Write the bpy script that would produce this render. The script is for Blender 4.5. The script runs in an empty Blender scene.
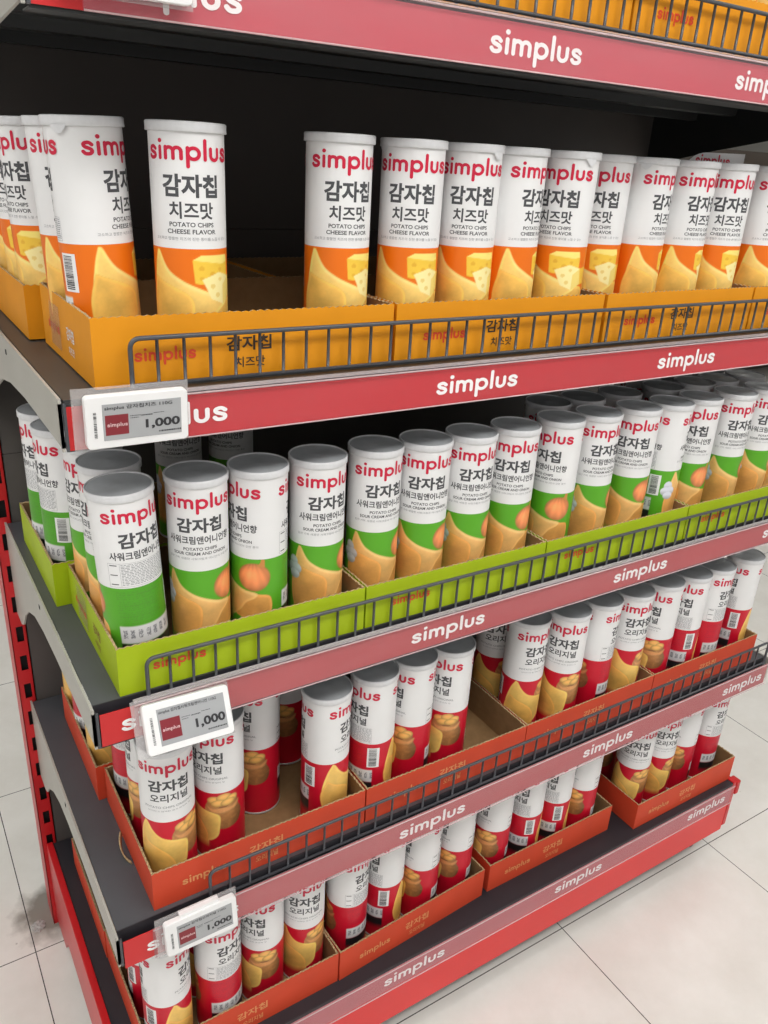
import bpy, bmesh, math, random
import numpy as np
from mathutils import Matrix, Vector

random.seed(7)
RNG = np.random.default_rng(7)
col = bpy.context.scene.collection
PI = math.pi

# ------------------------------------------------------------------ colours / materials
def lin(c):
    c = c / 255.0
    return c / 12.92 if c <= 0.04045 else ((c + 0.055) / 1.055) ** 2.4
def rgb(r, g, b): return (lin(r), lin(g), lin(b), 1.0)

def mat(name, c, rough=0.5, spec=0.5, metal=0.0, noise=0.0, nscale=30.0, bump=0.0, coat=0.0):
    m = bpy.data.materials.new(name); m.use_nodes = True
    nt = m.node_tree; b = nt.nodes['Principled BSDF']
    b.inputs['Roughness'].default_value = rough
    b.inputs['Specular IOR Level'].default_value = spec
    b.inputs['Metallic'].default_value = metal
    b.inputs['Coat Weight'].default_value = coat
    tc = nt.nodes.new('ShaderNodeTexCoord'); n = nt.nodes.new('ShaderNodeTexNoise')
    n.inputs['Scale'].default_value = nscale; n.inputs['Detail'].default_value = 4
    nt.links.new(tc.outputs['Object'], n.inputs['Vector'])
    rp = nt.nodes.new('ShaderNodeValToRGB')
    a = 1 - noise; z = 1 + noise
    rp.color_ramp.elements[0].position = 0.3; rp.color_ramp.elements[1].position = 0.7
    rp.color_ramp.elements[0].color = (c[0]*a, c[1]*a, c[2]*a, 1)
    rp.color_ramp.elements[1].color = (min(1, c[0]*z), min(1, c[1]*z), min(1, c[2]*z), 1)
    nt.links.new(n.outputs['Fac'], rp.inputs['Fac']); nt.links.new(rp.outputs['Color'], b.inputs['Base Color'])
    if bump:
        bp = nt.nodes.new('ShaderNodeBump'); bp.inputs['Strength'].default_value = bump
        bp.inputs['Distance'].default_value = 0.001
        nt.links.new(n.outputs['Fac'], bp.inputs['Height']); nt.links.new(bp.outputs['Normal'], b.inputs['Normal'])
    return m

def mat_print(name, rough=0.38):
    m = bpy.data.materials.new(name); m.use_nodes = True
    nt = m.node_tree; b = nt.nodes['Principled BSDF']
    a = nt.nodes.new('ShaderNodeAttribute'); a.attribute_name = 'printed'
    nt.links.new(a.outputs['Color'], b.inputs['Base Color'])
    b.inputs['Roughness'].default_value = rough; b.inputs['Specular IOR Level'].default_value = 0.4
    return m

def mat_clear(name, fac, c, rough=0.2):
    m = bpy.data.materials.new(name); m.use_nodes = True
    nt = m.node_tree; b = nt.nodes['Principled BSDF']; out = nt.nodes['Material Output']
    b.inputs['Base Color'].default_value = c; b.inputs['Roughness'].default_value = rough
    tr = nt.nodes.new('ShaderNodeBsdfTransparent'); mx = nt.nodes.new('ShaderNodeMixShader')
    tc = nt.nodes.new('ShaderNodeTexCoord'); mp = nt.nodes.new('ShaderNodeMapping'); n = nt.nodes.new('ShaderNodeTexNoise')
    mp.inputs['Scale'].default_value = (2, 1, 14); n.inputs['Scale'].default_value = 1.6
    nt.links.new(tc.outputs['Object'], mp.inputs['Vector']); nt.links.new(mp.outputs['Vector'], n.inputs['Vector'])
    mr = nt.nodes.new('ShaderNodeMapRange'); mr.inputs['From Min'].default_value = .3; mr.inputs['From Max'].default_value = .7
    mr.inputs['To Min'].default_value = fac * .8; mr.inputs['To Max'].default_value = fac * 1.2
    nt.links.new(n.outputs['Fac'], mr.inputs['Value']); nt.links.new(mr.outputs['Result'], mx.inputs['Fac'])
    nt.links.new(tr.outputs[0], mx.inputs[1]); nt.links.new(b.outputs[0], mx.inputs[2])
    nt.links.new(mx.outputs[0], out.inputs['Surface'])
    return m

M = dict(
    white=mat('can_white', rgb(236, 236, 236), .38, .4, noise=.015),
    print=mat_print('can_print'),
    brand=mat('brand_red_ink', rgb(208, 22, 62), .4),
    ink=mat('dark_grey_ink', rgb(74, 75, 78), .5),
    softink=mat('light_grey_ink', rgb(140, 142, 146), .5),
    lid=mat('lid_plastic', rgb(222, 223, 225), .3, .5, noise=.03, nscale=200),
    lidtop=mat('lid_top', rgb(200, 204, 208), .2, .7, noise=.06, nscale=60),
    rim=mat('tin_rim', rgb(205, 206, 208), .3, .6, metal=.35),
    redpaint=mat('red_paint', rgb(196, 26, 32), .35, .5, noise=.06, nscale=8, bump=.05),
    kick=mat('kick_red', rgb(226, 46, 46), .38, .5, noise=.04, nscale=6),
    strip=mat('strip_red', rgb(205, 44, 46), .45, .4, noise=.03, nscale=8),
    striptop=mat('strip_crimson', rgb(200, 44, 60), .45, .4, noise=.03, nscale=8),
    white_print=mat('white_lettering', rgb(250, 248, 248), .45),
    deck=mat('deck_grey', rgb(78, 80, 84), .36, .5, noise=.05, nscale=20),
    deckwarm=mat('deck_grey_warm', rgb(112, 108, 104), .3, .6, noise=.05, nscale=20),
    deckdark=mat('deck_dark', rgb(46, 45, 50), .45, .4, noise=.06, nscale=20),
    under=mat('underside_dark', rgb(62, 64, 64), .4, .4, noise=.04),
    bracket=mat('bracket_silver', rgb(172, 170, 162), .38, .5, noise=.04, nscale=12),
    back=mat('back_panel_dark', rgb(92, 87, 84), .5, .4, noise=.05, nscale=10),
    wire=mat('wire_grey', rgb(68, 70, 75), .4, .6, noise=.04),
    slot=mat('slot_dark', rgb(22, 22, 24), .7),
    kraft=mat('kraft_brown', rgb(150, 118, 82), .85, .1, noise=.1, nscale=60),
    kraftedge=mat('kraft_edge', rgb(170, 148, 112), .9, .1, noise=.35, nscale=500),
    box_o=mat('carton_orange', rgb(226, 148, 22), .5, .3, noise=.05, nscale=14),
    box_g=mat('carton_green', rgb(166, 188, 20), .5, .3, noise=.05, nscale=14),
    box_r=mat('carton_red', rgb(206, 72, 44), .55, .3, noise=.05, nscale=14),
    box_ink=mat('carton_red_ink', rgb(212, 66, 32), .5),
    box_black=mat('carton_black_ink', rgb(52, 40, 30), .5),
    box_tan=mat('carton_tan_ink', rgb(222, 150, 96), .5),
    tape=mat_clear('packing_tape', .35, rgb(200, 180, 150), .2),
    tagframe=mat('tag_white', rgb(238, 238, 238), .35, .5, noise=.01),
    screen=mat('tag_screen', rgb(168, 170, 172), .25, .5, noise=.02),
    tagred=mat('tag_logo_red', rgb(132, 38, 48), .4),
    taglogo=mat('tag_logo_ink', rgb(225, 190, 190), .4),
    blackink=mat('black_ink', rgb(40, 40, 44), .5),
    lipdim=mat_clear('channel_shoulder', .32, rgb(214, 206, 210), .2),
    lip=mat_clear('channel_lip', .55, rgb(238, 214, 216), .2),
    clear=mat_clear('clear_holder', .25, rgb(225, 222, 222), .12),
    ceil=mat('ceiling_white', rgb(232, 232, 230), .8, .2, noise=.02, nscale=3),
    scrap=mat_clear('scrap_plastic', .6, rgb(200, 198, 195), .08),
    far=mat('far_grey', rgb(120, 117, 112), .6, noise=.08, nscale=5),
    fardark=mat('far_dark', rgb(86, 80, 74), .6, noise=.08, nscale=5),
)
COVER = {k: mat_clear('cover_%d' % k, f_, rgb(226, 200, 204), .2) for k, f_ in {1: .16, 2: .06, 3: .12, 4: .15, 5: .16}.items()}  # haze set per rail: scuffed plastic with its glare mixed in
STRIP = {k: mat('strip_%d' % k, c, .45, .4, noise=.04, nscale=5) for k, c in {1: rgb(196, 62, 78), 2: rgb(196, 44, 52), 3: rgb(186, 74, 78), 4: rgb(184, 82, 86), 5: rgb(188, 96, 104)}.items()}  # paler pinks put the channels' glare into the strip colour

# ------------------------------------------------------------------ mesh builder
class MB:
    def __init__(s): s.v = []; s.f = []; s.m = []; s.mats = []; s.smooth = []
    def mi(s, m):
        if m not in s.mats: s.mats.append(m)
        return s.mats.index(m)
    def add(s, vs, fs, m, smooth=False):
        k = len(s.v); i = s.mi(m); s.v.extend([tuple(map(float, v)) for v in vs])
        for f in fs: s.f.append(tuple(k + a for a in f)); s.m.append(i); s.smooth.append(smooth)
        return k
    def box(s, x0, x1, y0, y1, z0, z1, m):
        v = [(x0,y0,z0),(x1,y0,z0),(x1,y1,z0),(x0,y1,z0),(x0,y0,z1),(x1,y0,z1),(x1,y1,z1),(x0,y1,z1)]
        s.add(v, [(0,3,2,1),(4,5,6,7),(0,1,5,4),(1,2,6,5),(2,3,7,6),(3,0,4,7)], m)
    def prism(s, pts, axis, a, b, m, smooth=False):
        """extrude a 2-D outline along an axis ('x' or 'y')"""
        n = len(pts)
        P = lambda p, t: (t, p[0], p[1]) if axis == 'x' else (p[0], t, p[1])
        v = [P(p, a) for p in pts] + [P(p, b) for p in pts]
        f = [tuple(range(n))[::-1], tuple(range(n, 2*n))] + [(i, (i+1) % n, n+(i+1) % n, n+i) for i in range(n)]
        s.add(v, f, m, smooth)
    def lathe(s, prof, m, n=64, cap0=False, cap1=False):
        v = []; f = []
        for r, z in prof:
            for i in range(n):
                a = 2*PI*i/n; v.append((r*math.cos(a), r*math.sin(a), z))
        for j in range(len(prof)-1):
            for i in range(n):
                k = (i+1) % n; f.append((j*n+i, j*n+k, (j+1)*n+k, (j+1)*n+i))
        if cap0: f.append(tuple(range(n))[::-1])
        if cap1: f.append(tuple((len(prof)-1)*n+i for i in range(n)))
        s.add(v, f, m, True)
    def tube(s, pts, r, m, n=8):
        pts = [Vector(p) for p in pts]; v = []; f = []
        for j, p in enumerate(pts):
            d = (pts[min(j+1, len(pts)-1)] - pts[max(j-1, 0)]).normalized()
            up = Vector((0, 1, 0)) if abs(d.y) < .9 else Vector((0, 0, 1))
            a = d.cross(up).normalized(); b = d.cross(a).normalized()
            for i in range(n):
                t = 2*PI*i/n; q = p + a*r*math.cos(t) + b*r*math.sin(t); v.append(tuple(q))
        for j in range(len(pts)-1):
            for i in range(n): f.append((j*n+i, j*n+(i+1) % n, (j+1)*n+(i+1) % n, (j+1)*n+i))
        f.append(tuple(range(n))); f.append(tuple((len(pts)-1)*n+i for i in range(n))[::-1])
        s.add(v, f, m, True)
    def mesh(s, name):
        me = bpy.data.meshes.new(name); me.from_pydata(s.v, [], s.f)
        for m in s.mats: me.materials.append(m)
        me.polygons.foreach_set('material_index', s.m); me.polygons.foreach_set('use_smooth', s.smooth)
        me.update(); return me
    def build(s, name, parent=None):
        o = bpy.data.objects.new(name, s.mesh(name)); col.objects.link(o)
        if parent is not None: o.parent = parent
        return o

def empty(name, loc, label, cat, group=None, rot=(0, 0, 0)):
    o = bpy.data.objects.new(name, None); col.objects.link(o); o.empty_display_size = .05
    o.location = loc; o.rotation_euler = rot; o['label'] = label; o['category'] = cat
    if group: o['group'] = group
    return o

def fix(o, sharp=True):
    bm = bmesh.new(); bm.from_mesh(o.data); bmesh.ops.recalc_face_normals(bm, faces=bm.faces); bm.to_mesh(o.data); bm.free()
    return o

def bevel(o, w, seg=2):
    b = o.modifiers.new('bevel', 'BEVEL'); b.width = w; b.segments = seg; b.limit_method = 'ANGLE'; b.angle_limit = math.radians(40)
    return o

# ------------------------------------------------------------------ lettering
def stroke(path, w, n_cap=8):
    P = np.array(path, float); d = np.gradient(P, axis=0); d /= np.linalg.norm(d, axis=1)[:, None] + 1e-12
    N = np.stack([-d[:, 1], d[:, 0]], 1); h = w/2
    v = []; f = []
    for p, n in zip(P, N): v.append(p + n*h); v.append(p - n*h)
    for i in range(len(P)-1): f.append((2*i, 2*i+1, 2*i+3, 2*i+2))
    for p, dd, sgn in ((P[0], -d[0], 1), (P[-1], d[-1], 1)):
        k = len(v); a0 = math.atan2(dd[1], dd[0]); v.append(p)
        for i in range(n_cap+1):
            a = a0 - PI/2 + PI*i/n_cap; v.append(p + h*np.array([math.cos(a), math.sin(a)]))
        for i in range(n_cap): f.append((k, k+1+i, k+2+i))
    return v, f
def crom(pts, n=7):
    P = [pts[0]] + list(pts) + [pts[-1]]; out = []
    for i in range(1, len(P)-2):
        p0, p1, p2, p3 = [np.array(P[j], float) for j in (i-1, i, i+1, i+2)]
        for t in np.linspace(0, 1, n, endpoint=False):
            out.append(.5*((2*p1)+(-p0+p2)*t+(2*p0-5*p1+4*p2-p3)*t*t+(-p0+3*p1-3*p2+p3)*t**3))
    out.append(np.array(pts[-1], float)); return out
def arc(cx, cy, r, a0, a1, n=14):
    return [(cx+r*math.cos(math.radians(a)), cy+r*math.sin(math.radians(a))) for a in np.linspace(a0, a1, n)]

def wordmark():
    """the rounded lower-case shop word, x-height 1"""
    w = .25; V = []; F = []; x = 0; layer = [0]
    def put(path, wd=w):
        v, f = stroke([(p[0]+x, p[1]) for p in path], wd); k = len(V)
        layer[0] += 1; V.extend([(p[0], p[1], layer[0]) for p in v]); F.extend([tuple(k+a for a in g) for g in f])
    def line(a, b, n=5): return [tuple(np.array(a)*(1-t)+np.array(b)*t) for t in np.linspace(0, 1, n)]
    S = crom([(.66, .74), (.52, .86), (.37, .885), (.19, .83), (.14, .70), (.24, .58), (.42, .51), (.60, .42), (.65, .28), (.55, .15), (.36, .115), (.20, .15), (.09, .27)])
    put(S); x += .78 + .19
    put(line((.12, .12), (.12, .88)))
    k = len(V); V.append((x+.12, 1.30, 0)); V.extend([(x+.12+.155*math.cos(2*PI*i/16), 1.30+.155*math.sin(2*PI*i/16), 0) for i in range(16)])
    F.extend([(k, k+1+i, k+1+(i+1) % 16) for i in range(16)]); x += .24 + .2
    put(line((.12, .12), (.12, .88)))
    put(arc(.39, .60, .27, 180, 0) + line((.66, .55), (.66, .12))); put(arc(.93, .60, .27, 180, 0) + line((1.2, .55), (1.2, .12)))
    x += 1.32 + .19
    put(line((.12, .88), (.12, -.40), 7)); put(arc(.50, .50, .38, 90, 270, 18)); put(arc(.50, .50, .38, -90, 90, 18)); x += 1.0 + .17
    put(line((.12, .12), (.12, 1.42), 7)); x += .24 + .19
    put(line((.12, .88), (.12, .5)) + arc(.42, .42, .30, 180, 360) + line((.72, .5), (.72, .88))); x += .84 + .18
    put(S); x += .78
    return np.array(V) / np.array([x, 1.0, 1.0]), F      # width normalised to 1, x-height 1
WM = wordmark()

_tc = {}
def text2d(body, bold=.0):
    """glyph outlines of a line of text, bounding box normalised to 1 x 1 (baseline box)"""
    if (body, bold) in _tc: return _tc[(body, bold)]
    cu = bpy.data.curves.new('lettering', 'FONT'); cu.body = body; cu.size = 1; cu.resolution_u = 3; cu.offset = bold
    cu.fill_mode = 'FRONT'
    ob = bpy.data.objects.new('lettering', cu); col.objects.link(ob)
    bpy.context.view_layer.update()
    dg = bpy.context.evaluated_depsgraph_get(); me = bpy.data.meshes.new_from_object(ob.evaluated_get(dg))
    v = np.array([p.co[:2] for p in me.vertices]); f = [tuple(p.vertices) for p in me.polygons]
    bpy.data.objects.remove(ob); bpy.data.curves.remove(cu); bpy.data.meshes.remove(me)
    v = (v - v.min(0)) / (v.max(0) - v.min(0)); v = np.hstack([v, np.zeros((len(v), 1))])
    _tc[(body, bold)] = (v, f); return v, f

def cut_x(v, f, step):
    """slice flat faces into narrow columns so they can bend round a can"""
    bm = bmesh.new(); bv = [bm.verts.new((p[0], p[1], p[2])) for p in v]
    for g in f:
        try: bm.faces.new([bv[i] for i in g])
        except ValueError: pass
    lo, hi = v[:, 0].min(), v[:, 0].max(); x = lo + step
    while x < hi:
        bmesh.ops.bisect_plane(bm, geom=bm.verts[:] + bm.edges[:] + bm.faces[:], plane_co=(x, 0, 0), plane_no=(1, 0, 0), dist=1e-7)
        x += step
    bm.verts.index_update()
    vv = np.array([p.co[:] for p in bm.verts]); ff = [tuple(q.index for q in g.verts) for g in bm.faces]
    bm.free(); return vv, ff

def flat_text(mb, shape, x0, z0, w, h, m, place):
    v, f = shape; mb.add([place(x0 + p[0]*w, z0 + p[1]*h, p[2]*5e-5) for p in v], f, m)

# ------------------------------------------------------------------ the printed cans
RB, HC = .0373, .2475

def smooth(e0, e1, x): t = np.clip((x-e0)/(e1-e0), 0, 1); return t*t*(3-2*t)
def vnoise(u, v, s, seed):
    g = np.random.default_rng(seed).random((64, 64)); x = u/s; y = v/s
    xi = np.floor(x).astype(int); yi = np.floor(y).astype(int); fx = x-xi; fy = y-yi
    fx = fx*fx*(3-2*fx); fy = fy*fy*(3-2*fy); G = lambda a, b: g[a % 64, b % 64]
    return (G(xi, yi)*(1-fx)+G(xi+1, yi)*fx)*(1-fy)+(G(xi, yi+1)*(1-fx)+G(xi+1, yi+1)*fx)*fy
def poly(u, v, pts, soft=.7):
    """soft mask of a polygon"""
    P = np.array(pts, float); ins = np.zeros(u.shape, bool); dist = np.full(u.shape, 1e9)
    for i in range(len(P)):
        a = P[i]; b = P[(i+1) % len(P)]
        c = ((a[1] > v) != (b[1] > v)) & (u < (b[0]-a[0])*(v-a[1])/(b[1]-a[1]+1e-9)+a[0]); ins ^= c
        d = b-a; t = np.clip(((u-a[0])*d[0]+(v-a[1])*d[1])/(d@d+1e-9), 0, 1)
        dist = np.minimum(dist, np.hypot(u-a[0]-t*d[0], v-a[1]-t*d[1]))
    sd = np.where(ins, dist, -dist); return smooth(-soft, soft, sd), sd
def ell(u, v, cu, cv, ru, rv, rot=0, soft=.08):
    c, s = math.cos(math.radians(rot)), math.sin(math.radians(rot)); x = (u-cu)*c+(v-cv)*s; y = -(u-cu)*s+(v-cv)*c
    d = np.hypot(x/ru, y/rv); return smooth(1+soft, 1-soft, d), d, x/ru, y/rv
def over(img, mask, colr):
    c = np.array(colr, float)
    if c.ndim == 1: c = c[None, None, :]
    return img*(1-mask[..., None]) + c*mask[..., None]
def shade(base, k): return np.clip(np.array(base, float)[None, None, :]*k[..., None], 0, 255)

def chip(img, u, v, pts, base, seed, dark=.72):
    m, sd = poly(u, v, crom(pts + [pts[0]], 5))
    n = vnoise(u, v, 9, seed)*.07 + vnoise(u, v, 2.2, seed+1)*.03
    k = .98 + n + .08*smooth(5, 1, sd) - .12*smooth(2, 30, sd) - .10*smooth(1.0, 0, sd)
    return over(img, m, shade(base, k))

def paint(flavour, u, v, zb):
    """flat printed artwork: u = millimetres round the can from the front centre, v = millimetres up"""
    bg = dict(cheese=(238, 116, 16), onion=(92, 172, 38), original=(204, 16, 44))[flavour]
    img = np.zeros(u.shape + (3,)) + np.array(bg, float)
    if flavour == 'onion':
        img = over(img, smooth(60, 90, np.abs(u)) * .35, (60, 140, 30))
    Y = (240, 192, 84) if flavour != 'onion' else (226, 166, 84)
    D = zb - 140
    vr = v; v = v + 140 - zb
    if flavour == 'original':
        # burlap sack of potatoes on the right, chips on the left
        m, sd = poly(u, v, crom([(6, 126), (0, 112), (2, 92), (10, 78), (30, 72), (50, 78), (56, 96), (50, 112), (46, 130), (26, 128), (6, 126)], 6))
        img = over(img, m, shade((188, 130, 78), .88+.16*vnoise(u, v, 5, 5)+.08*vnoise(u, v, 1.6, 6)-.3*smooth(34, 58, u)-.12*smooth(100, 76, v)))
        for a in ((14, 127, 10, 7), (28, 131, 11, 7), (40, 126, 9, 7), (20, 121, 11, 6.5), (34, 121, 11, 6.5)):
            m, d, x, y = ell(u, v, *a, rot=10); img = over(img, m, shade((232, 180, 100), 1.08-.32*np.clip(d, 0, 1)**3+.08*y))
        m, sd = poly(u, v, crom([(2, 118), (14, 113), (26, 115), (40, 113), (52, 119), (46, 106), (26, 101), (8, 105), (2, 118)], 6)); img = over(img, m, shade((204, 146, 92), .86+.2*smooth(0, 4, sd)+.08*vnoise(u, v, 2, 8)))
        m, d, x, y = ell(u, v, 27, 113.5, 7, 1.6, 4); img = over(img, m*.55, (116, 66, 38))
        for k, a in enumerate(((-4, 74, 20, 9), (-8, 82, 20, 9), (0, 90, 19, 9), (-6, 98, 17, 8))):
            m, d, x, y = ell(u, v, *a, rot=-12+5*k); img = over(img, m, shade((238, 192, 104), 1.1-.30*np.clip(-y, 0, 1)-.08*np.clip(d, 0, 1)))
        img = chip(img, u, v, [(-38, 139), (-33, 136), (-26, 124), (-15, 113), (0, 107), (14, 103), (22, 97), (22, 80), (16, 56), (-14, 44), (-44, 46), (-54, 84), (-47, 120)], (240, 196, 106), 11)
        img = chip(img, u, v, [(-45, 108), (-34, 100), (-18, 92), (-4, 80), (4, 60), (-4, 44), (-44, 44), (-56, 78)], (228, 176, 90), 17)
    else:
        if flavour == 'onion':
            m, d, x, y = ell(u, v, 36, 114, 21, 20)
            img = over(img, m, shade((230, 142, 88), 1.12-.30*np.clip(d, 0, 1)**2.5+.03*np.sin(np.arctan2(x, 1.5-y)*22)+.14*np.exp(-((x+.35)**2+(y-.25)**2)*5)))
            m, _ = poly(u, v, [(40, 130), (44, 135), (46, 141), (50, 139), (50, 128)]); img = over(img, m, (206, 140, 74))
            for a in ((-46, 110, 9, 9), (-40, 103, 10, 8), (-50, 101, 9, 8)):
                m, d, x, y = ell(u, v, *a); img = over(img, m, shade((214, 216, 228), 1.06-.22*np.clip(-y+.2, 0, 1)))
        else:
            m, _ = poly(u, v, [(-1, 129), (36, 130), (44, 127), (44, 106), (32, 102), (1, 106)], .5); img = over(img, m, (246, 202, 70))
            m, _ = poly(u, v, [(-1, 129), (8, 134), (42, 134), (44, 127), (34, 125)], .5); img = over(img, m, (255, 232, 128))
            for a in ((8, 121, 3, 2.4), (20, 115, 3.4, 2.6), (30, 120, 2.4, 2), (8, 111, 2.4, 2)):
                m, d, x, y = ell(u, v, *a); img = over(img, m*.55, (226, 164, 46))
            m, _ = poly(u, v, [(40, 112), (62, 114), (62, 92), (42, 90)], .5); img = over(img, m, (242, 192, 66))
        C1, C2 = ((250, 208, 116), (242, 190, 92)) if flavour == 'cheese' else ((238, 186, 112), (228, 166, 88))
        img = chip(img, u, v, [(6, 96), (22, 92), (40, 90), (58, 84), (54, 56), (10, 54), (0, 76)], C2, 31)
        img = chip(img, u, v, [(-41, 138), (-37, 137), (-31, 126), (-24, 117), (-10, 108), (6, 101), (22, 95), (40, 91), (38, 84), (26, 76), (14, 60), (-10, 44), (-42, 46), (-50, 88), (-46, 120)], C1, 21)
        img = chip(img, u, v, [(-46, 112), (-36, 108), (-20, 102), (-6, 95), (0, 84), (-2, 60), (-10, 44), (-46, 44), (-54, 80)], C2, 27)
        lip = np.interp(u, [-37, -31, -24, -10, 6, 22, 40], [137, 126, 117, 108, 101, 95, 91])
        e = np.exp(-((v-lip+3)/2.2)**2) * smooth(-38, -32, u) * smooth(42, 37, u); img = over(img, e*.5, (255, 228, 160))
        if flavour == 'onion':
            for a in ((-50, 112, 8, 9), (-45, 103, 9, 8), (-54, 102, 9, 8), (-48, 94, 9, 7)):
                m, d, x, y = ell(u, v, *a); img = over(img, m, shade((216, 218, 228), 1.04-.24*np.clip(-y+.2, 0, 1)))
        if flavour == 'cheese':
            m, _ = poly(u, v, [(8, 110), (28, 117), (46, 112), (50, 92), (34, 84), (18, 90)], .5); img = over(img, m, (254, 238, 168))
            m, _ = poly(u, v, [(34, 84), (50, 92), (46, 112), (34, 104)], .5); img = over(img, m*.8, (246, 216, 112))
            for a in ((20, 103, 3, 2.4), (30, 110, 2.4, 2), (26, 94, 3, 2.4)):
                m, d, x, y = ell(u, v, *a); img = over(img, m*.6, (234, 198, 100))
    v = vr
    # back of the can: small print, barcode, recycling strip
    ub = np.where(u < 0, u + 2*PI*36.5, u) - 2*PI*36.5/2      # mm from the back centre
    back = (np.abs(ub) < 38)
    if flavour != 'cheese':
        fine = back & (v > 81) & (v < zb-5) & (np.mod(v, 3.0) < 1.4) & (np.random.default_rng(3).random(u.shape) < .6)
        img = over(img, fine*.30, tuple(min(255, c*.45+40) for c in bg))
    strip = smooth(53, 54, v)*smooth(78, 77, v)*smooth(40, 39, np.abs(ub)); img = over(img, strip, (222, 222, 222))
    mark = strip*((np.mod(ub, 9) < 5) & (v > 60) & (v < 72) & (np.random.default_rng(5).random(u.shape) < .7)); img = over(img, mark*.6, (80, 82, 90))
    img = over(img, smooth(53, 52, v)*smooth(30, 31, v)*smooth(40, 39, np.abs(ub)), (36, 34, 36))
    return np.clip(img, 0, 255)

def can_body(flavour, zb):
    """one continuous tube with its printed label"""
    mb = MB(); n = 272; rows = np.concatenate([[0, 10, 25, 38], np.arange(40, zb*1000, 1.25), [zb*1000]])
    n_u = n
    phi = np.arange(n)*2*PI/n
    v = []; f = []
    for z in rows:
        for a in phi: v.append((RB*math.cos(a), RB*math.sin(a), z/1000))
    for j in range(len(rows)-1):
        for i in range(n): k = (i+1) % n; f.append((j*n+i, j*n+k, (j+1)*n+k, (j+1)*n+i))
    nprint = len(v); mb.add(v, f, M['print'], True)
    mb.lathe([(RB, zb), (RB, .19), (RB, HC-.0085), (RB, HC-.004)], M['white'], 96, cap1=True)
    mb.lathe([(0.001, .0015), (RB, .0005)], M['rim'], 96)
    # lettering bent round the tube
    def bent(shape, ang0, zc, w, h, m, off=.00018):
        vv, ff = shape; vv = vv.copy(); vv[:, 0] = (vv[:, 0]-.5)*w; vv[:, 1] = vv[:, 1]*h
        vv, ff = cut_x(vv, ff, .0026); R = RB+off
        mb.add([((R+l*4e-5)*math.cos(ang0+x/R), (R+l*4e-5)*math.sin(ang0+x/R), zc+y) for x, y, l in vv], ff, m)
    W = WM
    ko2, w2, h2 = dict(cheese=('치즈맛', .0455, .0160), onion=('사워크림앤어니언향', .083, .0108), original=('오리지널', .054, .0140))[flavour]
    for base in (0.0, PI):
        bent(W, base, .2125, .0925, .0130, M['brand'])
        kh, kw = (.0215, .0585) if flavour == 'cheese' else (.0195, .058)
        bent(text2d('감자칩', .034), base, .2005-kh, kw, kh, M['ink'])
        zt = .2005-kh-.0040; bent(text2d(ko2, .024), base, zt-h2, w2, h2, M['ink'])
        z = zt-h2-.0030
        if base == 0:
            if flavour == 'cheese':
                bent(text2d('POTATO CHIPS', .02), base, z-.0045, .046, .0044, M['ink']); bent(text2d('CHEESE FLAVOR', .02), base, z-.0112, .051, .0044, M['ink'])
                bent(text2d('고소하고 짭짤한 치즈의 진한 풍미를 느낄 수 있는'), base, z-.0175, .082, .0032, M['softink'])
            elif flavour == 'onion':
                bent(text2d('POTATO CHIPS', .02), base, z-.0055, .042, .0042, M['ink']); bent(text2d('SOUR CREAM AND ONION', .02), base, z-.0118, .070, .0042, M['ink'])
                bent(text2d('입안 가득 새콤한 사워크림과 어니언의 진한 풍미'), base, z-.0180, .086, .0032, M['softink'])
            else:
                bent(text2d('POTATO CHIPS ORIGINAL', .008), base, z-.0070, .072, .0036, M['softink'])
                bent(text2d('바삭하고 담백한 감자 본연의 맛'), base, z-.0130, .062, .0026, M['softink'])
        else:
            # nutrition table: ruled box and lines of small print
            r = random.Random(3)
            def bar(u0, u1, z0, z1, m):
                k = max(2, int((u1-u0)/.0025)+1); us = np.linspace(u0, u1, k); R = RB+.00016
                vs = [(R*math.cos(base+a/R), R*math.sin(base+a/R), q) for a in us for q in (z0, z1)]
                mb.add(vs, [(2*i, 2*i+2, 2*i+3, 2*i+1) for i in range(k-1)], m)
            top = z-.001; bot = zb+.002
            for q in (top, bot): bar(-.045, .036, q, q+.0003, M['softink'])
            for a in (-.045, -.031, .036): bar(a, a+.0003, bot, top, M['softink'])
            q = top-.0022
            while q > bot+.0006:
                a = -.0295
                while a < .034:
                    l = r.uniform(.0015, .0055); bar(a, min(a+l, .035), q, q+.0008, M['softink']); a += l+r.uniform(.0006, .0016)
                q -= .0020
            for q in (top-.003, (top+bot)/2, bot+.003): bar(-.043, -.034, q, q+.0012, M['ink'])
    # barcode between front and back
    R = RB+.0002; a0 = -2.05
    def patch(u0, u1, z0, z1, m, R):
        k = max(2, int((u1-u0)/.0025)+1); us = np.linspace(u0, u1, k)
        mb.add([(R*math.cos(a0+a/R), R*math.sin(a0+a/R), q) for a in us for q in (z0, z1)], [(2*i, 2*i+2, 2*i+3, 2*i+1) for i in range(k-1)], m)
    patch(-.010, .010, .083, .121, M['white'], R)
    q = .0855; r = random.Random(5)
    while q < .1185:
        h = r.choice([.0004, .0007, .0011]); patch(-.007, .0055, q, q+h, M['blackink'], R+.00012); q += h+r.choice([.0004, .0008])
    me = mb.mesh('body_' + flavour)
    ca = me.color_attributes.new('printed', 'FLOAT_COLOR', 'POINT')
    U = np.where(phi > PI, phi-2*PI, phi)*36.5
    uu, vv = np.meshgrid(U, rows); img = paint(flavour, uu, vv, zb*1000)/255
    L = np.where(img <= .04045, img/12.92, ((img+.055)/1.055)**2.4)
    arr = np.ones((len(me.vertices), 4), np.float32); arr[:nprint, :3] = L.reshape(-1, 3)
    ca.data.foreach_set('color', arr.ravel())
    return me

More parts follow.
